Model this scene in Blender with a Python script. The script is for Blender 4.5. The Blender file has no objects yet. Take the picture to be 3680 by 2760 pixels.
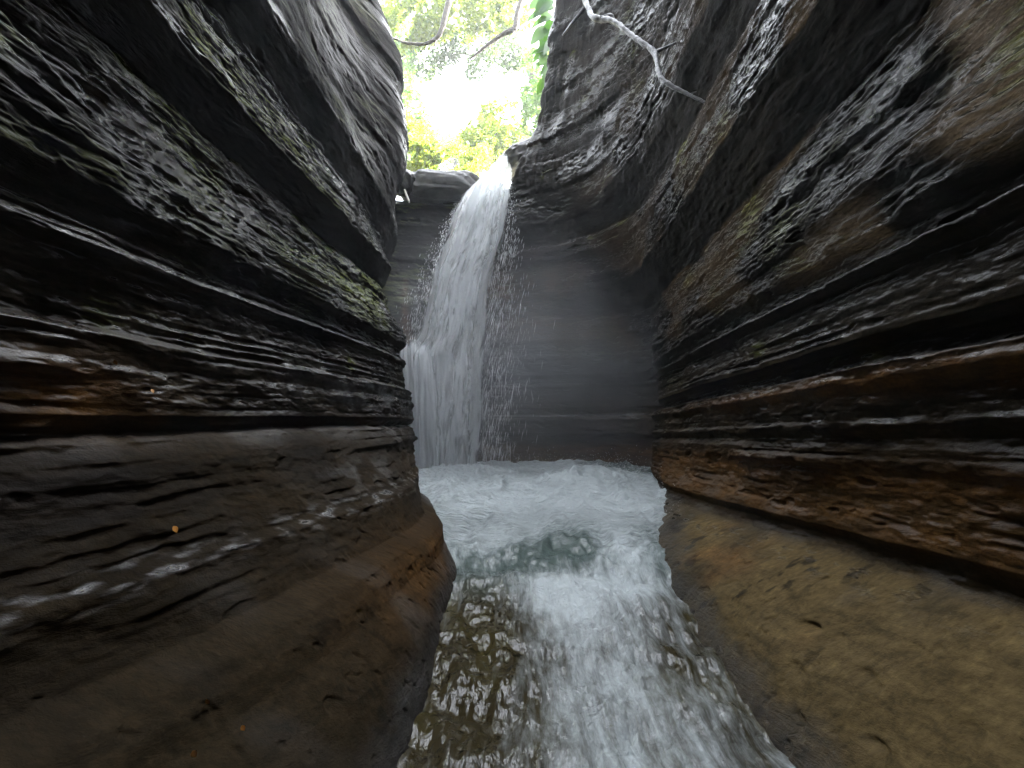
import bpy, math, random
import numpy as np
from mathutils import Vector

sc = bpy.context.scene
# ------------------------------------------------------------------ camera
cam_d = bpy.data.cameras.new("camera")
cam_d.sensor_width = 36.0
cam_d.lens = 18.0 / 1.106
cam_d.clip_start = 0.02
cam_d.clip_end = 500.0
cam = bpy.data.objects.new("camera", cam_d)
sc.collection.objects.link(cam)
cam.location = (0, 0, 0)
cam.rotation_euler = (math.radians(95.0), 0, 0)
sc.camera = cam
# ------------------------------------------------------------------ light
SUN_EL, SUN_AZ = 28.0, 72.0            # azimuth measured from +Y towards +X
world = bpy.data.worlds.new("World")
sc.world = world
world.use_nodes = True
wn = world.node_tree
bg = wn.nodes["Background"]
sky = wn.nodes.new("ShaderNodeTexSky")
sky.sky_type = 'NISHITA'
sky.sun_disc = False
sky.sun_elevation = math.radians(SUN_EL)
sky.sun_rotation = math.radians(SUN_AZ)
sky.dust_density = 2.0
hs = wn.nodes.new("ShaderNodeHueSaturation")      # bright thin cloud: a whiter sky
hs.inputs['Saturation'].default_value = .25
wn.links.new(sky.outputs[0], hs.inputs['Color'])
wn.links.new(hs.outputs[0], bg.inputs[0])
bg.inputs[1].default_value = 0.15
sun_d = bpy.data.lights.new("sun", 'SUN')
sun_d.energy = 4.0
sun_d.angle = math.radians(0.5)
sun_d.color = (1.0, 0.95, 0.86)
sun = bpy.data.objects.new("sun", sun_d)
sc.collection.objects.link(sun)
sd = Vector((math.sin(math.radians(SUN_AZ)) * math.cos(math.radians(SUN_EL)),
             math.cos(math.radians(SUN_AZ)) * math.cos(math.radians(SUN_EL)),
             math.sin(math.radians(SUN_EL))))
sun.rotation_euler = sd.to_track_quat('Z', 'Y').to_euler()
sun.location = sd * 60
sc.view_settings.view_transform = 'Standard'
sc.view_settings.look = 'None'
sc.view_settings.exposure = 5.15
sc.view_settings.gamma = 1.0
sc.cycles.max_bounces = 8
sc.cycles.transparent_max_bounces = 24
sc.cycles.caustics_reflective = False
sc.cycles.caustics_refractive = False
sc.cycles.sample_clamp_indirect = 6.0

# ------------------------------------------------------------------ helpers
rng = np.random.default_rng(7)
random.seed(7)

def link(o, parent=None):
    sc.collection.objects.link(o)
    if parent is not None:
        o.parent = parent
    return o

def tag(o, label=None, cat=None, group=None, kind=None):
    if label: o["label"] = label
    if cat: o["category"] = cat
    if group: o["group"] = group
    if kind: o["kind"] = kind
    return o

def empty(name, loc=(0, 0, 0)):
    o = bpy.data.objects.new(name, None)
    o.location = loc
    return link(o)

_perm = np.random.default_rng(11).permutation(4096).astype(np.int64)
def _h(ix, iy, iz):
    return _perm[(_perm[(_perm[ix & 4095] + iy) & 4095] + iz) & 4095]
_ang = np.random.default_rng(5).uniform(0, 2 * np.pi, 4096)
_gx, _gy = np.cos(_ang), np.sin(_ang)
def noise2(x, y, seed=0):
    x = np.asarray(x, float); y = np.asarray(y, float)
    xi = np.floor(x).astype(np.int64); yi = np.floor(y).astype(np.int64)
    fx = x - xi; fy = y - yi
    u = fx * fx * fx * (fx * (fx * 6 - 15) + 10); v = fy * fy * fy * (fy * (fy * 6 - 15) + 10)
    def g(i, j):
        h = _h(xi + i, yi + j, np.int64(seed * 37 + 3))
        return _gx[h] * (fx - i) + _gy[h] * (fy - j)
    a = g(0, 0); b = g(1, 0); c = g(0, 1); d = g(1, 1)
    return 1.41 * ((a * (1 - u) + b * u) * (1 - v) + (c * (1 - u) + d * u) * v)
def fbm2(x, y, oct=4, seed=0, gain=.5, lac=2.03):
    r = 0; a = 1.0; s = 0
    for k in range(oct):
        r = r + a * noise2(x * lac ** k, y * lac ** k, seed + k * 7); s += a; a *= gain
    return r / s
def sstep(a, b, x):
    t = np.clip((x - a) / (b - a), 0, 1)
    return t * t * (3 - 2 * t)
def smooth1(a, n, axis=0):
    if n < 1: return a
    k = np.exp(-0.5 * (np.arange(-3 * n, 3 * n + 1) / n) ** 2); k /= k.sum()
    pad = [(0, 0)] * a.ndim; pad[axis] = (3 * n, 3 * n)
    p = np.pad(a, pad, mode='edge')
    return np.apply_along_axis(lambda m: np.convolve(m, k, 'valid'), axis, p)

def grid_mesh(name, P, attrs=None, closed_u=False, flip=False, smooth=True):
    """P: (rows, cols, 3) array -> one quad sheet."""
    R, Cn = P.shape[:2]
    idx = np.arange(R * Cn).reshape(R, Cn)
    if closed_u:
        idx = np.concatenate([idx, idx[:, :1]], 1)
    q = np.stack([idx[:-1, :-1], idx[:-1, 1:], idx[1:, 1:], idx[1:, :-1]], -1).reshape(-1, 4)
    if flip: q = q[:, ::-1]
    return raw_mesh(name, P.reshape(-1, 3), q, attrs, smooth)

def raw_mesh(name, V, Fq, attrs=None, smooth=True):
    me = bpy.data.meshes.new(name)
    n = Fq.shape[1]
    me.vertices.add(len(V)); me.vertices.foreach_set("co", np.ascontiguousarray(V, np.float32).ravel())
    me.loops.add(Fq.size); me.loops.foreach_set("vertex_index", np.ascontiguousarray(Fq, np.int32).ravel())
    me.polygons.add(len(Fq))
    me.polygons.foreach_set("loop_start", np.arange(0, Fq.size, n, dtype=np.int32))
    me.polygons.foreach_set("use_smooth", np.full(len(Fq), smooth))
    for k, a in (attrs or {}).items():
        a = np.asarray(a, np.float32)
        if a.ndim >= 2 and a.shape[-1] == 3 and a.size == 3 * len(V):
            at_ = me.attributes.new(k, 'FLOAT_VECTOR', 'POINT'); at_.data.foreach_set("vector", a.ravel())
        else:
            at_ = me.attributes.new(k, 'FLOAT', 'POINT'); at_.data.foreach_set("value", a.ravel())
    me.update(calc_edges=True)
    return me

def obj(name, me, mat, parent=None):
    o = bpy.data.objects.new(name, me)
    if mat is not None: me.materials.append(mat)
    return link(o, parent)

def interp_rows(levels, zs):
    """levels: list of (z, [K points]); linear in z then softened."""
    lz = np.array([l[0] for l in levels]); A = np.array([l[1] for l in levels], float)
    out = np.empty((len(zs), A.shape[1], 2))
    for k in range(A.shape[1]):
        for c in range(2):
            out[:, k, c] = np.interp(zs, lz, A[:, k, c])
    return out

def catmull(Pk, n):
    """Pk: (Z, K, 2) -> (Z, n, 2) Catmull-Rom resampled uniformly in mean arc length."""
    K = Pk.shape[1]
    m = Pk.mean(0); L = np.r_[0, np.cumsum(np.linalg.norm(np.diff(m, axis=0), axis=1))]
    s = n if not isinstance(n, int) else np.linspace(0, L[-1], n)
    t = np.interp(s, L, np.arange(K)); i = np.clip(t.astype(int), 0, K - 2); f = (t - i)[None, :, None]
    g = lambda j: Pk[:, np.clip(j, 0, K - 1)]
    p0, p1, p2, p3 = g(i - 1), g(i), g(i + 1), g(i + 2)
    return .5 * (2 * p1 + (p2 - p0) * f + (2 * p0 - 5 * p1 + 4 * p2 - p3) * f * f + (3 * p1 - p0 - 3 * p2 + p3) * f ** 3), s

def layer_table(seed, tmin, tmax, amp, z0=-6, z1=14, dz=.004, soft=2):
    """1D profile of rock beds: each has its own stand-out and a weathered, upward sloping top."""
    r = np.random.default_rng(seed); z = np.arange(z0, z1, dz); p = np.zeros_like(z); c = np.zeros_like(z)
    b = z0
    while b < z1:
        th = r.uniform(tmin, tmax) * (1 if r.random() < .8 else 1.8); v = r.uniform(-1, 1); cc = r.uniform(0, 1)
        m = (z >= b) & (z < b + th); f = (z[m] - b) / th
        p[m] = v + .7 * (0.5 - f) * r.uniform(0, 1.2); c[m] = cc; b += th
    p = smooth1(p, soft) * amp; c = smooth1(c, 2)
    return z, p, c

# ------------------------------------------------------------------ materials
def nt(m):
    m.use_nodes = True
    t = m.node_tree; t.nodes.clear()
    return t, t.nodes.new, t.links.new

def rock_material():
    m = bpy.data.materials.new("wet_layered_rock"); t, N, L = nt(m)
    out = N("ShaderNodeOutputMaterial"); b = N("ShaderNodeBsdfPrincipled")
    L(b.outputs[0], out.inputs[0])
    col = N("ShaderNodeAttribute"); col.attribute_name = "col"
    uvw = N("ShaderNodeAttribute"); uvw.attribute_name = "bed"
    wet = N("ShaderNodeAttribute"); wet.attribute_name = "wet"
    rip = N("ShaderNodeAttribute"); rip.attribute_name = "rip"
    def mapping(sx, sy, szz):
        mp = N("ShaderNodeMapping"); mp.inputs['Scale'].default_value = (sx, sy, szz)
        L(uvw.outputs['Vector'], mp.inputs['Vector']); return mp
    def noise(mp, scale, det, rough=.6, dist=0.0):
        n = N("ShaderNodeTexNoise"); n.inputs['Scale'].default_value = scale; n.inputs['Detail'].default_value = det
        n.inputs['Roughness'].default_value = rough; n.inputs['Distortion'].default_value = dist
        L(mp.outputs[0], n.inputs['Vector']); return n
    # colour: baked rock colour times fine grain and bed-following mottling
    g1 = noise(mapping(1, 1, 1), 38, 5, .7); g2 = noise(mapping(1, 4, 1), 5, 6, .65, .4)
    r1 = N("ShaderNodeMapRange"); r1.inputs[1].default_value = .3; r1.inputs[2].default_value = .7; r1.inputs[3].default_value = .62; r1.inputs[4].default_value = 1.3
    L(g1.outputs['Fac'], r1.inputs[0])
    r2 = N("ShaderNodeMapRange"); r2.inputs[1].default_value = .3; r2.inputs[2].default_value = .7; r2.inputs[3].default_value = .6; r2.inputs[4].default_value = 1.35
    L(g2.outputs['Fac'], r2.inputs[0])
    mu = N("ShaderNodeMath"); mu.operation = 'MULTIPLY'; L(r1.outputs[0], mu.inputs[0]); L(r2.outputs[0], mu.inputs[1])
    vm = N("ShaderNodeVectorMath"); vm.operation = 'SCALE'; L(col.outputs['Vector'], vm.inputs[0]); L(mu.outputs[0], vm.inputs['Scale'])
    L(vm.outputs[0], b.inputs['Base Color'])
    # wetness
    rr = N("ShaderNodeMapRange"); rr.inputs[3].default_value = .88; rr.inputs[4].default_value = .10
    L(wet.outputs['Fac'], rr.inputs[0]); L(rr.outputs[0], b.inputs['Roughness'])
    b.inputs['IOR'].default_value = 1.5
    sp = N("ShaderNodeMapRange"); sp.inputs[3].default_value = .06; sp.inputs[4].default_value = .75
    L(wet.outputs['Fac'], sp.inputs[0]); L(sp.outputs[0], b.inputs['Specular IOR Level'])
    # scaly ripple relief, drawn out along the beds, and grain
    n1 = noise(mapping(.6, 3.0, 1), 26, 5, .68, .6)
    n2 = noise(mapping(1, 2.0, 1), 85, 3, .65)
    b1 = N("ShaderNodeBump"); b1.inputs['Distance'].default_value = .09
    L(rip.outputs['Fac'], b1.inputs['Strength']); L(n1.outputs['Fac'], b1.inputs['Height'])
    b2 = N("ShaderNodeBump"); b2.inputs['Distance'].default_value = .008; b2.inputs['Strength'].default_value = .5
    L(n2.outputs['Fac'], b2.inputs['Height']); L(b1.outputs[0], b2.inputs['Normal'])
    L(b2.outputs[0], b.inputs['Normal'])
    return m

def simple_mat(name, c1, c2, scale=8, rough=.5, spec=.4, bump=.3, stretch=(1, 1, 1)):
    m = bpy.data.materials.new(name); t, N, L = nt(m)
    out = N("ShaderNodeOutputMaterial"); b = N("ShaderNodeBsdfPrincipled"); L(b.outputs[0], out.inputs[0])
    tc = N("ShaderNodeTexCoord"); mp = N("ShaderNodeMapping"); mp.inputs['Scale'].default_value = stretch
    L(tc.outputs['Object'], mp.inputs[0])
    n = N("ShaderNodeTexNoise"); n.inputs['Scale'].default_value = scale; n.inputs['Detail'].default_value = 6
    n.inputs['Roughness'].default_value = .65
    L(mp.outputs[0], n.inputs['Vector'])
    mr = N("ShaderNodeMapRange"); mr.inputs[1].default_value = .33; mr.inputs[2].default_value = .67; L(n.outputs['Fac'], mr.inputs[0])
    mx = N("ShaderNodeMix"); mx.data_type = 'RGBA'; L(mr.outputs[0], mx.inputs[0])
    mx.inputs[6].default_value = (*c1, 1); mx.inputs[7].default_value = (*c2, 1)
    L(mx.outputs[2], b.inputs['Base Color']); b.inputs['Roughness'].default_value = rough
    b.inputs['Specular IOR Level'].default_value = spec
    bp = N("ShaderNodeBump"); bp.inputs['Strength'].default_value = bump; bp.inputs['Distance'].default_value = .03
    L(n.outputs['Fac'], bp.inputs['Height']); L(bp.outputs[0], b.inputs['Normal'])
    return m

def leaf_material(name, c_dark, c_light, trans=.6):
    m = bpy.data.materials.new(name); t, N, L = nt(m)
    out = N("ShaderNodeOutputMaterial"); d = N("ShaderNodeBsdfPrincipled"); tr = N("ShaderNodeBsdfTranslucent")
    a = N("ShaderNodeAttribute"); a.attribute_name = "tone"
    mx = N("ShaderNodeMix"); mx.data_type = 'RGBA'; L(a.outputs['Fac'], mx.inputs[0])
    mx.inputs[6].default_value = (*c_dark, 1); mx.inputs[7].default_value = (*c_light, 1)
    L(mx.outputs[2], d.inputs['Base Color']); d.inputs['Roughness'].default_value = .45
    sc_ = N("ShaderNodeVectorMath"); sc_.operation = 'MULTIPLY'; L(mx.outputs[2], sc_.inputs[0]); sc_.inputs[1].default_value = (2.3, 2.1, 1.5)
    L(sc_.outputs[0], tr.inputs[0])
    ms = N("ShaderNodeMixShader"); ms.inputs[0].default_value = trans
    L(d.outputs[0], ms.inputs[1]); L(tr.outputs[0], ms.inputs[2]); L(ms.outputs[0], out.inputs[0])
    return m

def fall_material():
    """White falling water: strands with gaps between them, from stretched noise in the curtain's own coordinates."""
    m = bpy.data.materials.new("falling_water"); t, N, L = nt(m)
    out = N("ShaderNodeOutputMaterial"); b = N("ShaderNodeBsdfPrincipled"); tl = N("ShaderNodeBsdfTranslucent"); tp = N("ShaderNodeBsdfTransparent")
    b.inputs['Base Color'].default_value = (.93, .95, .96, 1); b.inputs['Roughness'].default_value = .35
    tl.inputs[0].default_value = (.93, .95, .96, 1)
    f = N("ShaderNodeAttribute"); f.attribute_name = "flow"; th = N("ShaderNodeAttribute"); th.attribute_name = "thick"
    mp = N("ShaderNodeMapping"); mp.inputs['Scale'].default_value = (1, .2, 1); L(f.outputs['Vector'], mp.inputs[0])
    n = N("ShaderNodeTexNoise"); n.inputs['Scale'].default_value = 11; n.inputs['Detail'].default_value = 6; n.inputs['Roughness'].default_value = .62; n.inputs['Distortion'].default_value = .8
    L(mp.outputs[0], n.inputs['Vector'])
    ad = N("ShaderNodeMath"); ad.operation = 'ADD'; L(n.outputs['Fac'], ad.inputs[0]); L(th.outputs['Fac'], ad.inputs[1])
    mr = N("ShaderNodeMapRange"); mr.interpolation_type = 'SMOOTHSTEP'; mr.inputs[1].default_value = .88; mr.inputs[2].default_value = 1.22; L(ad.outputs[0], mr.inputs[0])
    bp = N("ShaderNodeBump"); bp.inputs['Strength'].default_value = .35; bp.inputs['Distance'].default_value = .06
    L(n.outputs['Fac'], bp.inputs['Height']); L(bp.outputs[0], b.inputs['Normal'])
    m1 = N("ShaderNodeMixShader"); m1.inputs[0].default_value = .62; L(b.outputs[0], m1.inputs[1]); L(tl.outputs[0], m1.inputs[2])
    m2 = N("ShaderNodeMixShader"); L(mr.outputs[0], m2.inputs[0]); L(tp.outputs[0], m2.inputs[1]); L(m1.outputs[0], m2.inputs[2])
    L(m2.outputs[0], out.inputs[0])
    return m

def stream_material():
    m = bpy.data.materials.new("stream_water"); t, N, L = nt(m)
    out = N("ShaderNodeOutputMaterial"); w = N("ShaderNodeBsdfPrincipled"); fo = N("ShaderNodeBsdfPrincipled")
    f = N("ShaderNodeAttribute"); f.attribute_name = "flow"; fm = N("ShaderNodeAttribute"); fm.attribute_name = "foam"
    wc = N("ShaderNodeAttribute"); wc.attribute_name = "col"
    L(wc.outputs['Vector'], w.inputs['Base Color']); w.inputs['Roughness'].default_value = .05; w.inputs['IOR'].default_value = 1.33
    fo.inputs['Base Color'].default_value = (.58, .635, .64, 1); fo.inputs['Roughness'].default_value = .4
    def noise(scale, det, sx, sy, rough=.6, dist=.3):
        mp = N("ShaderNodeMapping"); mp.inputs['Scale'].default_value = (sx, sy, 1); L(f.outputs['Vector'], mp.inputs[0])
        n = N("ShaderNodeTexNoise"); n.inputs['Scale'].default_value = scale; n.inputs['Detail'].default_value = det
        n.inputs['Roughness'].default_value = rough; n.inputs['Distortion'].default_value = dist
        L(mp.outputs[0], n.inputs['Vector']); return n
    s1 = noise(14, 6, 1, .22, .7); s2 = noise(9, 5, 1, .8, .6)
    ad = N("ShaderNodeMath"); ad.operation = 'ADD'; L(s1.outputs['Fac'], ad.inputs[0]); L(fm.outputs['Fac'], ad.inputs[1])
    mr = N("ShaderNodeMapRange"); mr.interpolation_type = 'SMOOTHSTEP'; mr.inputs[1].default_value = .62; mr.inputs[2].default_value = 1.36; L(ad.outputs[0], mr.inputs[0])
    b1 = N("ShaderNodeBump"); s3 = noise(34, 3, 1, .55, .6)
    b0 = N("ShaderNodeBump"); b0.inputs['Strength'].default_value = .3; b0.inputs['Distance'].default_value = .03; w.inputs['Specular IOR Level'].default_value = .55; L(s3.outputs['Fac'], b0.inputs['Height'])
    L(b0.outputs[0], b1.inputs['Normal']) if False else None
    b1.inputs['Strength'].default_value = 1.0; b1.inputs['Distance'].default_value = .07; L(s2.outputs['Fac'], b1.inputs['Height'])
    b2 = N("ShaderNodeBump"); b2.inputs['Strength'].default_value = .22; b2.inputs['Distance'].default_value = .03
    L(s1.outputs['Fac'], b2.inputs['Height']); L(b1.outputs[0], b2.inputs['Normal'])
    L(b0.outputs[0], w.inputs['Normal']); L(b2.outputs[0], fo.inputs['Normal'])
    ms = N("ShaderNodeMixShader"); L(mr.outputs[0], ms.inputs[0]); L(w.outputs[0], ms.inputs[1]); L(fo.outputs[0], ms.inputs[2])
    L(ms.outputs[0], out.inputs[0])
    return m

ROCK = rock_material()
FALL = fall_material()
STREAM = stream_material()

# ------------------------------------------------------------------ rock walls
T_BIG = layer_table(21, .16, .42, 1.0, soft=6)
T_MED = layer_table(22, .04, .12, 1.0, soft=2)
T_MED2 = layer_table(25, .03, .13, 1.0, soft=2)
T_FIN = layer_table(23, .015, .045, 1.0, soft=1)
T_ENV = layer_table(28, .08, .5, 1.0, soft=8)
T_COL = layer_table(24, .05, .3, 1.0, soft=3)

def build_wall(name, levels, zs, n_u, side, prof, dip, colour_fn, prof_amp, calm, pits=(), face_fn=lambda Y, Z: .88 * sstep(6.7, 7.6, Y)):
    """side=+1: channel lies to the left of the path direction."""
    Pk = smooth1(interp_rows(levels, zs), 9, 0)
    if n_u > 400:                                        # finer columns where the wall passes close to the viewer
        XY, s = catmull(Pk, 600)
        ym = np.abs(XY[..., 1]).mean(0); ym = XY[400, :, 1]
        den = smooth1(np.where(ym < .7, 18., np.where(ym < 4.2, 112., 60.)), 6)
        cd = np.r_[0, np.cumsum((den[1:] + den[:-1]) / 2 * np.diff(s))]
        n_u = np.interp(np.linspace(0, cd[-1], int(cd[-1])), cd, s)
    XY, s = catmull(Pk, n_u)
    nz, nu = XY.shape[:2]
    Z = np.repeat(zs[:, None], nu, 1); S = np.repeat(s[None, :], nz, 0)
    T = np.gradient(XY, axis=1); T = smooth1(T, 6, 1); T /= np.linalg.norm(T, axis=2, keepdims=True) + 1e-9
    Nn = np.stack([-T[..., 1], T[..., 0]], -1) * side
    X, Y = XY[..., 0], XY[..., 1]
    zw = Z + dip(X, Y) + .035 * fbm2(S * .4, Z * .6, 2, 1) + .008 * fbm2(S * 1.8, Z * 1.2, 3, 2)
    pz, pv = prof; pz0 = np.linspace(-3, 11, 1400)
    d = np.interp(zw, pz, pv) * prof_amp(S, Y, Z)
    dpv = smooth1(np.gradient(np.interp(pz0, pz, pv), pz0), 4)
    over = sstep(.15, .6, np.interp(zw, pz0, dpv))       # undercut faces are scoured smooth
    cm = calm(X, Y, Z)                                   # 1 on the smooth water-worn parts
    mix = sstep(-.35, .35, fbm2(S * .6, Z * .9, 2, 3))
    med = np.interp(zw, T_MED[0], T_MED[1]) * mix + np.interp(zw, T_MED2[0], T_MED2[1]) * (1 - mix)
    env = np.interp(zw, T_ENV[0], T_ENV[1])              # some beds stand out, others hardly show
    face = face_fn(Y, Z)
    rag = (1 - .4 * sstep(1.0, 1.6, Z)) * (1 - face) * (.04 + 1.6 * sstep(-.10, .6, fbm2(S * 1.1, zw * 2.6, 3, 4)) + .9 * env ** 2) * (1 - .8 * over)
    d = d + (1 - cm) * (.035 * np.interp(zw, T_BIG[0], T_BIG[1]) +   .030 * med * rag
                        +   .011 * np.interp(zw + .003 * fbm2(S * 6, Z * 3, 2, 9), T_FIN[0], T_FIN[1]) * rag)
    d = d + .07 * fbm2(S * .45, Z * .7, 3, 5) + (.035 - .02 * cm) * fbm2(S * 2.2, zw * 4.5, 4, 6) \
        + (1 - cm) * (1 - .7 * over) * (.016 + .014 * sstep(.9, 1.5, Z)) * (1 - .8 * face_fn(Y, Z)) * fbm2(S * 7, zw * 20, 3, 8) + cm * .006 * fbm2(S * 14, Z * 14, 3, 12)
    d = d + .05 * (X > -1.2) * sstep(3.9, 4.9, Z) * sstep(5.8, 7.0, Y) * (fbm2(S * 5.5 + .25 * Z, Z * .45, 4, 14) + .5 * fbm2(S * 13 + .5 * Z, Z * .7, 3, 15))   # flutes worn by old falls
    for (py, pz_, ry, rz, dp) in pits:                    # solution holes
        d = d - dp * np.exp(-(((Y - py) / ry) ** 2 + ((Z - pz_) / rz) ** 2) ** 1.5)
    d = d - cm * .010 * sstep(.24, .40, fbm2(S * 9, Z * 12, 3, 35))
    # chips broken out of bed edges
    chip = sstep(.28, .42, fbm2(S * 2.6, zw * 7, 3, 10))
    d = d - (1 - cm) * (1 - .8 * over) * .018 * chip
    P = np.concatenate([XY + Nn * d[..., None], Z[..., None]], -1)
    gu = np.gradient(P, axis=1); gz = np.gradient(P, axis=0)
    nrm = np.cross(gu, gz); nrm /= np.linalg.norm(nrm, axis=2, keepdims=True) + 1e-9
    if (nrm[..., :2] * Nn).sum(-1).mean() < 0: nrm = -nrm
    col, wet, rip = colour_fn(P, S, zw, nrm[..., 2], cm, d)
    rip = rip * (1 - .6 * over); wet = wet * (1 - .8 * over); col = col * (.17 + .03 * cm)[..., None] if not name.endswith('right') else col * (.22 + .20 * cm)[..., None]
    bed = np.stack([S, zw + .6 * d, d], -1)
    me = grid_mesh(name, P, {"col": np.clip(col, .003, .8), "wet": np.clip(wet, 0, 1), "rip": np.clip(rip, 0, 1), "bed": bed}, flip=side < 0)
    o = obj(name, me, ROCK)
    tag(o, kind="structure")
    return o

def c3(*c): return np.array(c, float)
def blob(X, Y, x, y, sx, sy, a=1.0):
    return a * np.exp(-((X - x) / sx) ** 2 - ((Y - y) / sy) ** 2)
def lerp(a, b, f): return a + (b - a) * f[..., None]

def water_z(x, y):
    lv = np.interp(y, [-3, 0, 2.0, 2.9, 3.6, 4.2, 4.8, 5.6, 7, 10], [-1.62, -1.52, -1.42, -1.32, -1.20, -1.07, -.96, -.86, -.76, -.72])
    return lv
def rock_colour(P, S, zw, up, cm, d, orange_fn, tan):
    X, Y, Z = P[..., 0], P[..., 1], P[..., 2]
    bandc = np.interp(zw, T_COL[0], T_COL[2]); bandf = np.interp(zw, T_FIN[0], T_FIN[2])
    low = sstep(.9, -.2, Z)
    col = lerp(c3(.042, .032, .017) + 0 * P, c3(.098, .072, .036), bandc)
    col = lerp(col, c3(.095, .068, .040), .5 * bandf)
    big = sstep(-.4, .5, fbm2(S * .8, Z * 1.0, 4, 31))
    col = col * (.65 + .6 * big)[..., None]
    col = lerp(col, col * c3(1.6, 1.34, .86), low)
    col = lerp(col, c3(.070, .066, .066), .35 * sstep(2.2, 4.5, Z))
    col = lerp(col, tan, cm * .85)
    blot = sstep(.05, .5, fbm2(S * 1.6, Z * 1.6, 5, 33))
    col = lerp(col, c3(.055, .05, .035), cm * blot * .6)
    spots = sstep(.14, .30, fbm2(S * 9, Z * 9, 4, 35)) * sstep(-.2, .4, fbm2(S * 1.1, Z * 1.3, 2, 36))
    col = lerp(col, c3(.02, .018, .014), .8 * spots * cm)
    vein = sstep(.05, .0, np.abs(fbm2(S * 1.1 + zw * .6, zw * 3.5, 4, 50))) * cm
    col = col * (1 - .16 * vein)[..., None]
    og = np.clip(orange_fn(P, S, zw), 0, 1)
    col = lerp(col, c3(.80, .36, .08), og * (.55 + .45 * sstep(-.3, .3, fbm2(S * 3, zw * 8, 3, 37))))
    moss = sstep(.02, .36, up + .25 * fbm2(S * 2.2, zw * 4, 3, 38)) * sstep(.02, .38, fbm2(S * .9, Z * .9, 3, 39) + (.22 if P[..., 0].mean() < 0 else -.06)) * sstep(.7, 1.6, Z)
    moss = np.maximum(moss, sstep(.32, .5, fbm2(S * 1.4, Z * 1.4, 4, 40)) * sstep(0, .25, up) * sstep(.1, .6, Z) * .8)
    col = lerp(col, c3(.50, .62, .06), moss * (.9 if P[..., 0].mean() < 0 else .38))
    # running water keeps the bed tops and some broad patches wet, the undercuts stay dull
    patch = sstep(.02, .30, fbm2(S * .8, zw * 1.5, 4, 41) + .12 * sstep(.8, 2.0, Z)) * sstep(-.25, .05, up) * sstep(.6, 1.3, Z)
    tops = sstep(.22, .6, up + .12 * fbm2(S * 6, zw * 9, 3, 43)) * (.35 + .65 * sstep(-.2, .2, fbm2(S * 1.7, zw * 2, 3, 44)))
    wet = .10 - .08 * low + np.maximum(patch, tops * (1 - .85 * cm) * (1 - (.93 if P[..., 0].mean() < 0 else .55) * sstep(.15, -.2, Z))) - .3 * moss + .45 * cm * sstep(.1, .4, fbm2(S * 1.3, Z * 1.3, 3, 45))
    rip = .25 + .9 * sstep(.5, 1.5, Z) * sstep(-.35, .2, fbm2(S * .8, Z * .8, 2, 42)) * (1 - cm) - .1 * cm
    lap = sstep(.20, .03, Z - water_z(X, Y) + .10 * fbm2(S * 2.5, Z * 2.5, 4, 49)) * sstep(9.2, 8.2, Y)          # splashed band along the water line
    col = col * (1 - .55 * lap)[..., None]
    wet = np.maximum(wet, lap * .6); rip = rip + .35 * lap
    return col, wet, rip

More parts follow.
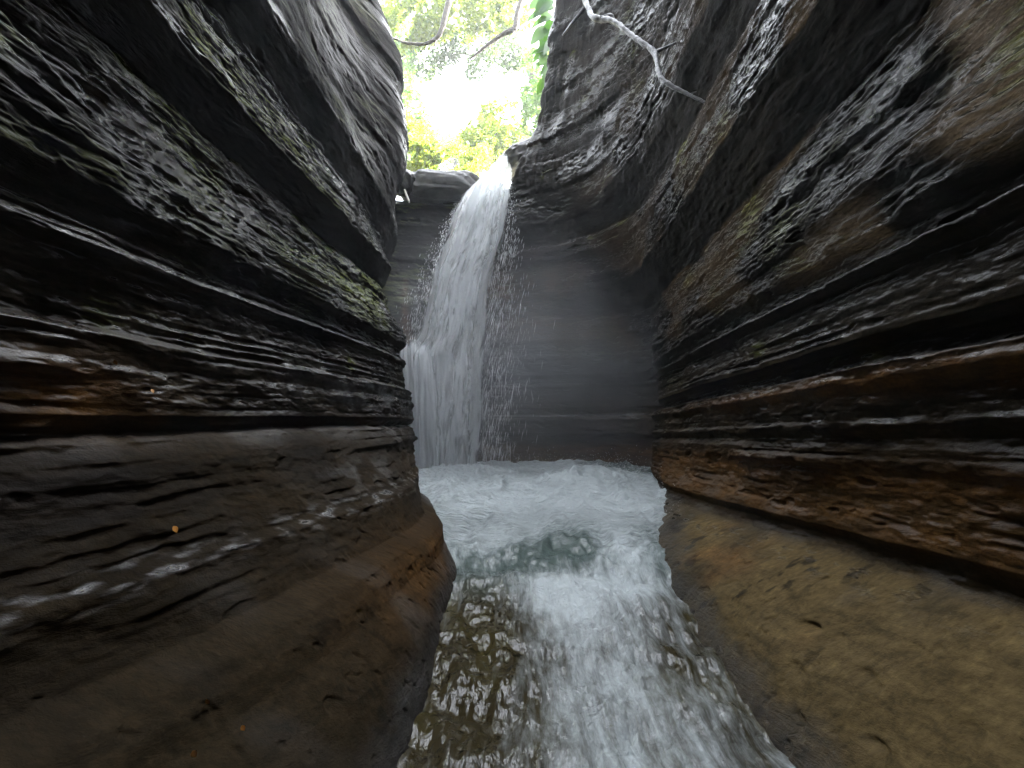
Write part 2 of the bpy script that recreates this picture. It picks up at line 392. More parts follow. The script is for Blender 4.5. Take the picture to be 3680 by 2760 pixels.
# ---- left wall: from behind the camera along the channel to its nose, then back into the alcove
ZS = np.r_[np.linspace(-2.2, -1.5, 40)[:-1], np.linspace(-1.5, 3.0, 860), np.linspace(3.010, 7.5, 380), np.linspace(7.53, 11.0, 60)]
LEFT = [
 (-2.2, [(-.85, -3), (-.75, -1), (-.62, .8), (-.42, 2.2), (-.38, 3.2), (-.40, 3.9), (-.75, 4.7), (-1.35, 6.3), (-2.1, 7.3), (-2.7, 8.3), (-3.0, 10.2)]),
 (-1.4, [(-.9, -3), (-.8, -1), (-.66, .8), (-.46, 2.2), (-.42, 3.2), (-.40, 3.8), (-.70, 4.6), (-1.30, 6.2), (-2.1, 7.2), (-2.7, 8.3), (-3.0, 10.2)]),
 (-1.15, [(-1.05, -3), (-1.0, -1), (-.95, .8), (-.66, 2.2), (-.52, 3.2), (-.44, 3.8), (-.70, 4.6), (-1.30, 6.2), (-2.1, 7.2), (-2.7, 8.3), (-3.0, 10.2)]),
 (-.80, [(-1.6, -3), (-1.6, -1), (-1.45, .8), (-1.15, 2.2), (-.9, 3.2), (-.74, 4.0), (-.92, 4.9), (-1.36, 6.3), (-2.1, 7.2), (-2.7, 8.3), (-3.0, 10.2)]),
 (-.3, [(-1.9, -3), (-1.9, -1), (-1.85, .8), (-1.62, 2.2), (-1.42, 3.3), (-1.28, 4.4), (-1.30, 5.6), (-1.42, 6.5), (-2.1, 7.2), (-2.7, 8.3), (-3.0, 10.2)]),
 (0.0, [(-2.0, -3), (-2.0, -1), (-1.95, .8), (-1.85, 2.2), (-1.70, 3.5), (-1.50, 4.8), (-1.42, 5.8), (-1.42, 6.6), (-2.1, 7.2), (-2.7, 8.3), (-3.0, 10.2)]),
 (.6, [(-2.0, -3), (-2.0, -1), (-2.0, .8), (-1.92, 2.2), (-1.82, 3.5), (-1.62, 4.8), (-1.50, 5.9), (-1.55, 6.6), (-2.2, 7.2), (-2.8, 8.3), (-3.0, 10.2)]),
 (1.5, [(-2.05, -3), (-2.05, -1), (-2.05, .8), (-2.0, 2.2), (-1.95, 3.5), (-1.85, 4.8), (-1.72, 5.9), (-1.75, 6.6), (-2.3, 7.2), (-2.7, 8.3), (-3.0, 10.2)]),
 (2.6, [(-2.05, -3), (-2.05, -1), (-2.05, .8), (-2.05, 2.2), (-2.05, 3.5), (-2.02, 4.8), (-1.97, 5.9), (-1.98, 6.8), (-2.2, 7.6), (-2.5, 8.4), (-3.0, 10.2)]),
 (3.4, [(-2.1, -3), (-2.1, -1), (-2.1, .8), (-2.1, 2.2), (-2.1, 3.5), (-2.1, 4.8), (-2.1, 5.9), (-2.05, 7.0), (-2.1, 7.9), (-2.4, 8.8), (-3.2, 10.2)]),
 (4.2, [(-2.1, -3), (-2.1, -1), (-2.1, .8), (-2.1, 2.2), (-2.2, 3.5), (-2.3, 4.8), (-2.1, 5.9), (-1.82, 7.1), (-2.2, 7.9), (-3.0, 9.0), (-4.4, 11)]),
 (6.0, [(-2.1, -3), (-2.1, -1), (-2.1, .8), (-2.15, 2.2), (-2.3, 3.5), (-2.5, 4.8), (-2.35, 5.9), (-1.90, 7.1), (-2.6, 8.2), (-4.2, 10), (-6, 12)]),
 (8.0, [(-.4, -3), (-.4, -1), (-.4, .8), (-.9, 2.2), (-1.9, 3.5), (-2.8, 4.8), (-3.0, 5.9), (-2.5, 6.9), (-3.2, 8.4), (-5, 10.5), (-8, 13)]),  # unseen upper rim, leaned in over the near channel to block skylight
 (11.0, [(-.1, -3), (-.1, -1), (-.1, .8), (-.4, 2.2), (-2.0, 3.5), (-4.2, 4.8), (-4.8, 5.9), (-4.8, 6.9), (-5.4, 8.4), (-7, 10.5), (-10, 13)]),
]
PL = (np.array([-3, -1.0, -.92, -.86, -.80, -.68, -.575, -.545, -.4, -.14, -.06, -.02, .06, .30, .42, .47, .78, .84, .89, 1.12, 1.25, 1.93, 1.99, 2.27, 2.33, 2.85, 2.90, 3.20, 3.5, 4.6, 5.4, 6.2, 7, 8, 11]),
      np.array([0, 0, .05, .06, -.03, .0, .04, .0, .02, .05, .03, -.07, .02, .04, .10, 0, .04, .10, .02, .08, .08, -.09, -.12, .12, .12, .01, -.02, .17, .2, .2, .12, .1, 0, .1, 0]))
def left_orange(P, S, zw):
    X, Y, Z = P[..., 0], P[..., 1], P[..., 2]
    g = np.exp(-((Y - 1.95) / .3) ** 2 - ((Z - .12) / .14) ** 2)
    nose = np.exp(-((Y - 3.5) / .9) ** 2 - ((Z + 1.0) / .2) ** 2) * .45
    return g * .8 + nose
def left_colour(P, S, zw, up, cm, d):
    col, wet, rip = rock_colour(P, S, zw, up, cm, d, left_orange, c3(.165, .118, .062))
    X, Y, Z = P[..., 0], P[..., 1], P[..., 2]
    seep = blob(Y, Z, 5.0, .33, .9, .13, .9) + blob(Y, Z, 3.9, -.40, .5, .10, .6) + blob(Y, Z, 5.6, -.05, .8, .3, .5) + blob(Y, Z, 4.9, 1.55, 1.7, .35, .6) + blob(Y, Z, 5.0, 2.6, 1.6, .22, .6)      # seeps that keep the nose of the wall wet
    wet = wet + seep * sstep(-.2, .2, fbm2(S * 3, zw * 8, 3, 47)) + np.exp(-((zw + .555) / .05) ** 2) * sstep(-.05, .4, fbm2(S * 5, zw * 30, 4, 48)) * 1.0
    rip = rip + .6 * seep
    pil = sstep(3.15, 3.4, P[..., 2]) * sstep(2.5, 4.0, P[..., 1]) * sstep(7.2, 6.4, P[..., 1])      # dry reddish hanging pillar
    col = lerp(col, c3(.056, .043, .036) * (.7 + .5 * sstep(-.3, .3, fbm2(S * .7, zw * 6, 3, 46)))[..., None], pil * .8)
    return col, wet * (1 - .8 * pil), rip * (1 - .6 * pil)
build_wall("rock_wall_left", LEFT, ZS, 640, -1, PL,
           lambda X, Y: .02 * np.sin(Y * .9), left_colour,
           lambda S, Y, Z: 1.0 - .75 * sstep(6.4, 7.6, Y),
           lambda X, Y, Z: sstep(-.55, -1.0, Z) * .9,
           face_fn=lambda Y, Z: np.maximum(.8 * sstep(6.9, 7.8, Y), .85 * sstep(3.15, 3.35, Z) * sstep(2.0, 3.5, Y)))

# ---- right wall: from the lip of the fall round the corner and back past the camera
RIGHT = [
 (-2.2, [(-1.3, 9.6), (-.6, 9.5), (.1, 9.4), (1.0, 9.2), (1.9, 8.9), (2.3, 8.2), (2.05, 7.1), (1.45, 5.7), (1.05, 4.2), (1.08, 2.7), (1.15, 1.5), (1.3, 0), (1.3, -3)]),
 (-1.4, [(-1.3, 9.6), (-.6, 9.4), (.1, 9.3), (1.0, 9.2), (1.9, 8.9), (2.32, 8.2), (2.08, 7.1), (1.5, 5.7), (1.10, 4.2), (1.12, 2.7), (1.18, 1.5), (1.3, 0), (1.3, -3)]),
 (-1.1, [(-1.3, 9.5), (-.6, 9.3), (.1, 9.2), (1.0, 9.1), (1.9, 8.9), (2.35, 8.2), (2.10, 7.1), (1.6, 5.7), (1.28, 4.2), (1.42, 2.7), (1.52, 1.5), (1.6, 0), (1.6, -3)]),
 (-.78, [(-1.3, 9.4), (-.6, 9.2), (.1, 9.1), (1.0, 9.0), (1.9, 8.8), (2.40, 8.2), (2.12, 7.1), (1.82, 5.7), (1.82, 4.2), (1.98, 2.7), (2.02, 1.5), (2.0, 0), (2.0, -3)]),
 (-.5, [(-1.3, 9.4), (-.6, 9.2), (.1, 9.1), (1.0, 9.0), (1.95, 8.8), (2.5, 8.2), (2.15, 7.1), (2.0, 5.7), (2.02, 4.2), (2.08, 2.7), (2.08, 1.5), (2.0, 0), (2.0, -3)]),
 (.3, [(-1.3, 9.4), (-.6, 9.2), (.1, 9.0), (1.0, 8.9), (2.0, 8.7), (2.5, 8.1), (2.22, 7.0), (2.10, 5.7), (2.05, 4.2), (2.05, 2.7), (2.05, 1.5), (2.0, 0), (2.0, -3)]),
 (2.0, [(-1.3, 9.4), (-.6, 9.1), (.1, 8.9), (1.0, 8.7), (1.9, 8.3), (2.3, 7.7), (2.25, 6.9), (2.2, 5.7), (2.12, 4.2), (2.08, 2.7), (2.08, 1.5), (2.05, 0), (2.05, -3)]),
 (3.2, [(-1.3, 9.4), (-.6, 9.1), (.05, 8.8), (.8, 8.5), (1.5, 8.0), (1.95, 7.4), (2.1, 6.7), (2.12, 5.7), (2.12, 4.2), (2.1, 2.7), (2.1, 1.5), (2.1, 0), (2.1, -3)]),
 (4.5, [(-1.2, 9.4), (-.5, 9.0), (.02, 8.6), (.65, 8.35), (1.3, 7.9), (1.8, 7.3), (2.1, 6.6), (2.2, 5.7), (2.2, 4.2), (2.15, 2.7), (2.15, 1.5), (2.15, 0), (2.15, -3)]),
 (4.85, [(1.9, 12), (.9, 10.2), (.06, 8.62), (.65, 8.3), (1.3, 7.85), (1.8, 7.2), (2.1, 6.5), (2.2, 5.6), (2.2, 4.2), (2.2, 2.7), (2.2, 1.5), (2.2, 0), (2.2, -3)]),
 (5.8, [(2.4, 12), (1.3, 10.2), (.50, 8.75), (.85, 8.2), (1.35, 7.7), (1.8, 7.1), (2.1, 6.4), (2.2, 5.6), (2.2, 4.2), (2.2, 2.7), (2.2, 1.5), (2.2, 0), (2.2, -3)]),
 (7.2, [(2.8, 12), (1.6, 10.2), (.76, 8.3), (1.05, 7.8), (1.5, 7.4), (1.9, 7.0), (2.1, 6.4), (2.3, 5.6), (2.3, 4.2), (2.3, 2.7), (2.3, 1.5), (2.3, 0), (2.3, -3)]),
 (8.2, [(3.4, 12), (2.0, 10.2), (.88, 8.1), (1.2, 7.6), (1.7, 7.3), (2.1, 6.9), (2.4, 6.4), (2.7, 5.6), (2.4, 4.2), (1.2, 2.7), (.6, 1.5), (.4, 0), (.4, -3)]),  # rim out of view from here up, shaped to shut skylight off the near part
 (11.0, [(5, 12), (3.6, 10.2), (2.2, 8.3), (2.7, 7.8), (3.3, 7.5), (3.9, 7.2), (4.2, 6.4), (4.0, 5.6), (2.6, 4.2), (1.0, 2.7), (.4, 1.5), (.15, 0), (.15, -3)]),
]
PR = (np.array([-3, -.86, -.80, -.74, -.66, -.60, -.2, -.12, -.06, .20, .26, .33, .36, .46, .50, .85, .90, .95, 1.28, 1.36, 2.10, 2.16, 2.70, 2.78, 3.45, 3.52, 4.15, 4.4, 5.6, 6.4, 7, 8, 11]),
      np.array([0, .0, -.02, -.06, -.04,   .02, .03, .04, 0, .01, .06, .07, -.06, -.06, .05, .03, .10, .03, .04, .07, -.09, -.12, .18, .18, .06, .03, .30, .3, .05, .1, 0, .1, 0]))
def right_orange(P, S, zw):
    X, Y, Z = P[..., 0], P[..., 1], P[..., 2]
    a = np.exp(-((zw - .24) / .07) ** 2) * sstep(6.6, 3.0, Y) * .55
    b = np.exp(-((zw + .30) / .10) ** 2) * .55 * sstep(0, 1.5, Y)
    c = np.exp(-((zw + .52) / .10) ** 2) * .45
    w = .28 * sstep(.1, .5, fbm2(S * 1.2, Z * 1.8, 3, 51)) * sstep(-.6, -1.0, Z)
    e = np.exp(-((X - .0) / 1.0) ** 2) * sstep(8.0, 8.6, Y) * sstep(3.2, 2.6, Z) * sstep(1.4, 2.2, Z) * .35
    return a + b + c + w + e
def right_colour(P, S, zw, up, cm, d):
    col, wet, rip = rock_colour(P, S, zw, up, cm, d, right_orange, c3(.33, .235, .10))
    X, Y, Z = P[..., 0], P[..., 1], P[..., 2]
    trickle = np.exp(-((zw + .80) / .045) ** 2) * sstep(.10, .35, fbm2(S * 6, zw * 40, 4, 53)) * sstep(6.5, 5, Y)     # water running along the crevice
    seep = blob(Y, Z, 2.2, 1.75, 1.1, .55, .9)
    col = lerp(col, c3(.10, .085, .07) + 0 * P, np.clip(seep, 0, 1) * .8)
    wet = wet + .6 * trickle + seep * sstep(-.1, .3, fbm2(S * 2.2, zw * 5, 4, 54))
    return col, wet, rip + 1.2 * trickle + .3 * seep
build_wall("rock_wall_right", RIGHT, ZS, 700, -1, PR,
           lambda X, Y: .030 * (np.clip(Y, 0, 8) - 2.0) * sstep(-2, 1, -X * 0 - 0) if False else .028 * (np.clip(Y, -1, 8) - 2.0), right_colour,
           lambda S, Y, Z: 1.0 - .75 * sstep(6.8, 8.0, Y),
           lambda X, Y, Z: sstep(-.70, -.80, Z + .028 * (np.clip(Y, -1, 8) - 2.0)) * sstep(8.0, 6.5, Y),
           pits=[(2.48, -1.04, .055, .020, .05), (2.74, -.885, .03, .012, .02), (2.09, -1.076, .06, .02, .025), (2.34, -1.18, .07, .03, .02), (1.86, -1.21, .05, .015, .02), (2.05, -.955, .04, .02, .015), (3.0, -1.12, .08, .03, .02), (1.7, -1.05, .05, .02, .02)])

# ---- back wall below the lip
BACK = [
 (-2.2, [(-3.4, 8.6), (-2.6, 8.9), (-1.8, 9.2), (-1.0, 9.3), (-.2, 9.35), (.6, 9.5)]),
 (.8, [(-3.4, 8.5), (-2.6, 8.8), (-1.8, 8.95), (-1.0, 9.1), (-.2, 9.15), (.6, 9.4)]),
 (1.6, [(-3.4, 8.3), (-2.6, 8.5), (-1.8, 8.6), (-1.2, 9.0), (-.2, 9.1), (.6, 9.4)]),
 (3.0, [(-3.4, 8.3), (-2.6, 8.7), (-1.8, 9.0), (-1.0, 9.1), (-.2, 9.1), (.6, 9.4)]),
 (4.35, [(-3.4, 8.4), (-2.6, 8.8), (-1.8, 8.95), (-1.0, 9.0), (-.2, 8.95), (.6, 9.2)]),
 (4.58, [(-3.4, 8.6), (-2.6, 9.0), (-1.8, 9.1), (-1.0, 9.1), (-.2, 9.05), (.6, 9.3)]),
 (4.70, [(-3.9, 12), (-2.7, 13), (-1.8, 13), (-1.0, 13), (-.2, 13), (1.4, 13)]),
]
def back_orange(P, S, zw):
    X, Y, Z = P[..., 0], P[..., 1], P[..., 2]
    xc = -2.13 + .22 * sstep(2.6, 1.4, Z) + .04 * np.sin(Z * 3)
    return np.exp(-((X - xc) / (.06 + .12 * sstep(2.2, 1.2, Z))) ** 2) * sstep(.9, 1.4, Z) * sstep(3.1, 2.5, Z) * 1.2
def back_colour(P, S, zw, up, cm, d):
    c, w, r = rock_colour(P, S, zw, up, cm, d, back_orange, c3(.1, .08, .05))
    return c * .8, w * 0 + .6, r * .6
build_wall("rock_wall_back", BACK, np.r_[np.linspace(-2.2, 4.4, 420), np.linspace(4.405, 4.7, 80)], 300, -1,
           (np.array([-3, 5.]), np.array([0., 0.])), lambda X, Y: 0 * X, back_colour,
           lambda S, Y, Z: 0 * S + 1, lambda X, Y, Z: 0 * X)

# ---- unseen rock wall added behind the camera to keep back light out
DOWN = [(z, [(-3.2, -2.6), (-1.6, -3.0), (0, -3.2), (1.6, -3.0), (3.2, -2.6)]) for z in (-2.2, 2, 6, 11)]
build_wall("light_block_downstream", DOWN, np.linspace(-2.2, 11, 200), 120, 1,
           (np.array([-3, 5.]), np.array([0., 0.])), lambda X, Y: 0 * X,
           lambda P, S, zw, up, cm, d: rock_colour(P, S, zw, up, cm, d, lambda *a: 0 * a[2], c3(.1, .08, .05)),
           lambda S, Y, Z: 0 * S + 1, lambda X, Y, Z: 0 * X)

# ------------------------------------------------------------------ stream bed, ground, stream water
def sheet(name, xs, ys, zf, mat, attrs=None):
    Xg, Yg = np.meshgrid(xs, ys)
    P = np.stack([Xg, Yg, zf(Xg, Yg)], -1)
    return obj(name, grid_mesh(name, P, attrs(Xg, Yg) if attrs else None), mat)

EARTH = simple_mat("forest_soil", (.05, .04, .022), (.09, .08, .035), 3, .9, .2, .6)
tag(sheet("ground", np.linspace(-40, 40, 121), np.linspace(11.5, 50, 80),
          lambda x, y: 4.3 + .32 * np.clip(y - 13, 0, 40) + .35 * np.abs(x + 1) * sstep(11, 16, y) * .5 + .3 * fbm2(x * .4, y * .4, 3, 61), EARTH), kind="structure")
BED = simple_mat("stream_bed_rock", (.10, .08, .045), (.17, .13, .07), 4, .4, .5, .4)
tag(sheet("streambed", np.linspace(-3.4, 3.4, 120), np.linspace(-3, 9.8, 200),
          lambda x, y: water_z(x, y) - .4 + .05 * fbm2(x * 3, y * 3, 3, 62), BED), kind="structure")

xs = np.linspace(-2.9, 2.7, 470)
ys = np.r_[np.linspace(-2.5, .6, 60)[:-1], np.linspace(.6, 9.5, 780)]
X, Y = np.meshgrid(xs, ys)
near = sstep(4.4, 3.2, Y)
base = water_z(X, Y)
base = smooth1(base, 12, 0)
wob = .15 * fbm2(X * 1.1, Y * .6, 3, 70)
boil = .10 * fbm2(X * 1.7, Y * 1.5, 4, 71) + .03 * fbm2(X * 4.0, Y * 3.0, 2, 72)
ridge = (1 - np.abs(fbm2(X * 3.2, Y * 1.6, 3, 78)) * 2.5)
chop = .035 * fbm2((X + wob) * 4, Y * 1.6, 4, 73) + .022 * fbm2((X + wob) * 13, Y * 5, 3, 74) + .0065 * fbm2(X * 26, Y * 15, 2, 75)
stand = .055 * fbm2(X * 1.8 + .4 * Y, Y * 2.6, 3, 83) * sstep(4.8, 3.6, Y)
Zw = base + stand + (1 - near) * (boil + .03 * ridge) + near * chop + .4 * chop * (1 - near)
spk = np.clip(fbm2(X * 3.4, Y * 2.4, 4, 80), 0, 1) ** 1.6
Zw += (.26 * spk + .03 * fbm2(X * 7, Y * 6, 3, 81)) * sstep(4.6, 6.0, Y) * sstep(8.4, 7.0, Y)
Zw += blob(X, Y, 1.15, 6.9, .45, .4, .14)
Zw += blob(X, Y, .75, 6.0, .55, .5, .16) + blob(X, Y, -.7, 5.6, .5, .5, .10) - blob(X, Y, .34, 4.15, .45, .3, .05)
Zw += blob(X, Y, -1.0, 7.6, .7, .4, .12) + blob(X, Y, .55, 3.3, .5, .5, .04)
foam = .13 + .18 * sstep(2.7, 3.5, Y) + .36 * sstep(3.9, 5.4, Y) + 0 * X
foam += blob(X, Y, .35, 5.2, 1.0, .5, .2) + blob(X, Y, .75, 6.0, .6, .6, .25) + blob(X, Y, -1.0, 7.4, 1.0, .8, .3)
foam -= blob(X, Y, .36, 4.2, .42, .30, .42)
foam += blob(X, Y, .95, 4.2, .22, .8, .42) + blob(X, Y, -.15, 4.35, .4, .25, .42)
foam += blob(X, Y, .45, 3.55, .55, .25, .30)
tx = .42 + .10 * np.sin((Y - 1.0) * 1.4) + .05 * (3.3 - Y)
foam += .40 * np.exp(-((X - tx) / (.36 + .16 * np.clip(3.4 - Y, 0, 3))) ** 2) * sstep(3.9, 3.2, Y)
foam -= blob(X, Y, -.1, 3.3, .3, .5, .22) + blob(X, Y, -.22, 2.3, .28, .9, .10)
foam += .16 * fbm2(X * 1.6, Y * 1.0, 4, 76) + .14 * fbm2((X + wob) * 5, Y * 1.4, 3, 77)
foam -= .35 * sstep(6.4, 7.6, Y) * sstep(.9, 1.8, X)
deep = sstep(3.2, 4.0, Y)
wcol = lerp(c3(.038, .030, .013) + 0 * np.stack([X] * 3, -1), c3(.09, .12, .11), deep)
wcol = lerp(wcol, c3(.055, .045, .016), sstep(0, .4, fbm2(X * 2, Y * 1.4, 3, 79)) * (1 - deep))
pool_ = sstep(3.9, 5.0, Y)
flow = np.stack([(X + .5 * wob) * (1 - .5 * pool_) + .25 * pool_ * fbm2(X * 1.2, Y * .9, 3, 84), 3.9 + (Y - 3.9) * np.where(Y > 3.9, 1 + 3.0 * pool_, 1) + pool_ * 1.2 * fbm2(X * .9, Y * .7, 3, 85), 0 * X], -1)
me = grid_mesh("stream", np.stack([X, Y, Zw], -1), {"foam": np.clip(foam, 0, 1.2), "col": wcol, "flow": flow})
tag(obj("stream", me, STREAM), kind="structure")

# ------------------------------------------------------------------ waterfall
F_, P_ = 1000.0, math.radians(5)
def at(x, y, Yd):
    """point at distance Yd seen in the measured photograph direction (x, y)"""
    a = (x - 1106) / F_; b = -(y - 829.5) / F_
    d = np.array([a, math.cos(P_) - b * math.sin(P_), math.sin(P_) + b * math.cos(P_)])
    return d * (Yd / d[1])
fall_rows = [  # y, left x, right x, distance
 (352, 1078, 1104, 9.6), (372, 1062, 1106, 9.15), (395, 1034, 1104, 8.85), (420, 1008, 1100, 8.68), (460, 985, 1097, 8.52), (520, 962, 1090, 8.38), (600, 938, 1062, 8.22),
 (680, 922, 1052, 8.10), (735, 905, 1048, 8.02), (760, 872, 1046, 7.95), (820, 868, 1044, 7.85), (900, 866, 1042, 7.76), (1000, 862, 1040, 7.68), (1040, 860, 1040, 7.66)]
side_rows = [(722, 872, 935, 8.15), (736, 868, 940, 8.0), (765, 864, 945, 7.85), (820, 862, 950, 7.72), (900, 860, 955, 7.6), (1000, 858, 960, 7.55), (1030, 858, 960, 7.53)]
def fall_sheet(name, grow, dy, thick, seed, rows=420, cols=150, amp=1.0, shift=0.0, fall_rows=fall_rows, fade_top=0.0):
    Lp = np.array([at(l, y, d) for y, l, r, d in fall_rows]); Rp = np.array([at(r, y, d) for y, l, r, d in fall_rows])
    ctr = (Lp + Rp) / 2
    t0 = np.r_[0, np.cumsum(np.linalg.norm(np.diff(ctr, axis=0), axis=1))]; t = np.linspace(0, t0[-1], rows)
    Li = smooth1(np.stack([np.interp(t, t0, Lp[:, k]) for k in range(3)], -1), 6); Ri = smooth1(np.stack([np.interp(t, t0, Rp[:, k]) for k in range(3)], -1), 6)
    w = np.linspace(-1, 1, cols)
    mid = (Li + Ri) / 2; half = (Ri - Li) / 2
    W, Tt = np.meshgrid(w, t)
    P = mid[:, None, :] + half[:, None, :] * (W * grow + shift)[..., None]
    bulge = np.sqrt(np.clip(1 - W ** 2, 0, 1)) * .22
    acc = Tt - .12 * Tt ** 1.3
    n = fbm2(W * 3.2 + .3 * fbm2(W * 2, Tt * .5, 2, seed + 3), acc * .55, 4, seed) * .20 + fbm2(W * 10, acc * 1.6, 3, seed + 1) * .09
    P[..., 1] += -dy - bulge + amp * n * -1
    P[..., 0] += .05 * fbm2(W * 4, acc * .9, 3, seed + 2) * amp
    e = np.abs(W)
    th = thick - fade_top * (1 - sstep(0, .5, Tt)) + .30 * (1 - e ** 2) - .75 * sstep(.45, 1.0, e) - .10
    th = th + .16 * fbm2(W * 2.2, Tt * .5, 3, seed + 5)
    flow = np.stack([W * np.linalg.norm(half, axis=1)[:, None] + .04 * np.sin(Tt * 2), acc, 0 * W + seed], -1)
    return grid_mesh(name, P, {"thick": th, "flow": flow})
wf = empty("waterfall", tuple(at(950, 1000, 7.9)))
tag(wf, "tall white waterfall pouring from the rock lip into the foaming pool", "waterfall")
def under(o, root):
    o.parent = root; o.matrix_parent_inverse = root.matrix_world.inverted() if False else o.matrix_parent_inverse
    o.location = -Vector(root.location); return o
under(obj("main_curtain", fall_sheet("main_curtain", 1.12, 0.0, 1.2, 101, amp=.45), FALL), wf)
under(obj("front_strands", fall_sheet("front_strands", 1.22, .10, .50, 117, amp=.9), FALL), wf)
under(obj("outer_veil", fall_sheet("outer_veil", 1.6, .02, .16, 131, amp=1.6, shift=.10), FALL), wf)

under(obj("side_curtain", fall_sheet("side_curtain", 1.45, .05, .62, 151, rows=200, cols=90, amp=.6, fall_rows=side_rows, fade_top=1.1), FALL), wf)

# drops: elongated little beads thrown off the fall and the pool
def drops(name, pts, dirs, lens, wid):
    a = np.array([[0, 0, 1], [1, 0, -.2], [-.5, .87, -.2], [-.5, -.87, -.2], [0, 0, -1]])
    tri = np.array([[0, 1, 2], [0, 2, 3], [0, 3, 1], [4, 2, 1], [4, 3, 2], [4, 1, 3]])
    n = len(pts); d = dirs / np.linalg.norm(dirs, axis=1, keepdims=True)
    ax = np.cross(d, [0.3, 1, .1]); ax /= np.linalg.norm(ax, axis=1, keepdims=True); bx = np.cross(d, ax)
    V = pts[:, None] + a[None, :, 0, None] * ax[:, None] * wid[:, None, None] + a[None, :, 1, None] * bx[:, None] * wid[:, None, None] + a[None, :, 2, None] * d[:, None] * lens[:, None, None]
    Fc = (tri[None] + 5 * np.arange(n)[:, None, None]).reshape(-1, 3)
    return raw_mesh(name, V.reshape(-1, 3), Fc, None, True)
DROP = bpy.data.materials.new("water_drops"); t, N, L = nt(DROP)
o_ = N("ShaderNodeOutputMaterial"); b_ = N("ShaderNodeBsdfPrincipled"); L(b_.outputs[0], o_.inputs[0])
nz_ = N("ShaderNodeTexNoise"); nz_.inputs['Scale'].default_value = 9; rp_ = N("ShaderNodeMapRange"); rp_.inputs[3].default_value = .55; rp_.inputs[4].default_value = .95
L(nz_.outputs['Fac'], rp_.inputs[0]); cb_ = N("ShaderNodeCombineColor"); [L(rp_.outputs[0], cb_.inputs[k]) for k in range(3)]
L(cb_.outputs[0], b_.inputs['Base Color']); b_.inputs['Roughness'].default_value = .15

n = 3600
ty = rng.uniform(400, 1000, n); rows_ = np.array(fall_rows)
lx = np.interp(ty, rows_[:, 0], rows_[:, 1]); rx = np.interp(ty, rows_[:, 0], rows_[:, 2]); dd = np.interp(ty, rows_[:, 0], rows_[:, 3])
k = rng.random(n)
sp = np.clip((ty - 380) / 300, .1, 1)
px_ = np.where(k < .42, lx - np.abs(rng.normal(0, 1, n)) * 26 * sp, np.where(k < .85, rx + np.abs(rng.normal(0, 1, n)) * 42 * sp, rng.uniform(lx, rx)))
pts = np.array([at(a, b, c) for a, b, c in zip(px_, ty, dd + rng.uniform(-.35, .25, n))])
right_ = (k >= .42) & (k < .85)
dirs = np.stack([-.18 + rng.normal(0, .08, n), -.15 + 0 * k, -1 + 0 * k], -1)
big = rng.lognormal(0, .5, n)
me = drops("spray", pts, dirs, .022 * big * sp * np.where(right_, 2.6, 1.2) + .006, .0042 * big ** .6 * np.where(right_, .75, 1.0))
o = under(obj("spray", me, DROP), wf); o["kind"] = "stuff"
n = 2600
pp = np.stack([rng.uniform(-1.5, 2.0, n), rng.uniform(4.6, 7.9, n), 0 * np.zeros(n)], -1)
pp[:, 2] = water_z(pp[:, 0], pp[:, 1]) + .04 + np.abs(rng.normal(0, .14, n)) * sstep(4.2, 6.5, pp[:, 1]) + .02
me = drops("pool_splash", pp, rng.normal(0, 1, (n, 3)) + [0, 0, .6], rng.uniform(.003, .012, n), rng.uniform(.002, .006, n))
o = obj("pool_splash", me, DROP); tag(o, "white drops thrown up from the foaming pool under the waterfall", "splash", kind="stuff")

# ------------------------------------------------------------------ boulder on the lip, twigs, branch
STONE = simple_mat("grey_stone", (.12, .12, .12), (.20, .195, .19), 5, .55, .4, .5)
def rock_lump(name, half, seed, rows=70, cols=110, ex=.55):
    th = np.linspace(-np.pi / 2, np.pi / 2, rows); ph = np.linspace(0, 2 * np.pi, cols, endpoint=False)
    PH, TH = np.meshgrid(ph, th)
    f = lambda c: np.sign(c) * np.abs(c) ** ex
    x = f(np.cos(PH)) * f(np.cos(TH)); y = f(np.sin(PH)) * f(np.cos(TH)); z = f(np.sin(TH))
    u = PH; nn = fbm2(np.cos(PH) * 1.4 + 3 + z, np.sin(PH) * 1.4 + z * .7, 4, seed)
    r = 1 + .16 * nn + .05 * fbm2(x * 6 + y * 3, z * 5 + y * 2, 3, seed + 4)
    P = np.stack([x * half[0] * r, y * half[1] * r, z * half[2] * r + .05 * half[0] * fbm2(x * 1.5 + 7, y * 1.5, 2, seed + 9)], -1)
    return grid_mesh(name, P, closed_u=True)
bo = obj("boulder", rock_lump("boulder", (.80, .42, .27), 141), STONE)
bo.location = at(952, 408, 9.0); bo.rotation_euler = (.12, -.05, .1)
tag(bo, "flat grey boulder lying on the rock lip left of the waterfall top", "boulder")
b3 = obj("boulder", rock_lump("boulder", (.24, .35, .22), 161), simple_mat("black_wet_stone", (.03, .03, .03), (.07, .065, .06), 6, .35, .6, .5))
b3.location = at(868, 396, 8.75); b3.rotation_euler = (.2, .3, .4)
tag(b3, "small dark stone wedged between the flat grey boulder and the left wall", "boulder")
b2 = obj("boulder", rock_lump("boulder", (.5, .6, .22), 151), ROCK)
b2.data.materials.clear(); b2.data.materials.append(simple_mat("dark_wet_stone", (.05, .05, .05), (.1, .09, .08), 5, .3, .6, .5))
b2.location = at(1128, 345, 9.6); b2.rotation_euler = (.1, -.45, .2)
tag(b2, "dark wet boulder right of the waterfall top against the rock wall", "boulder")

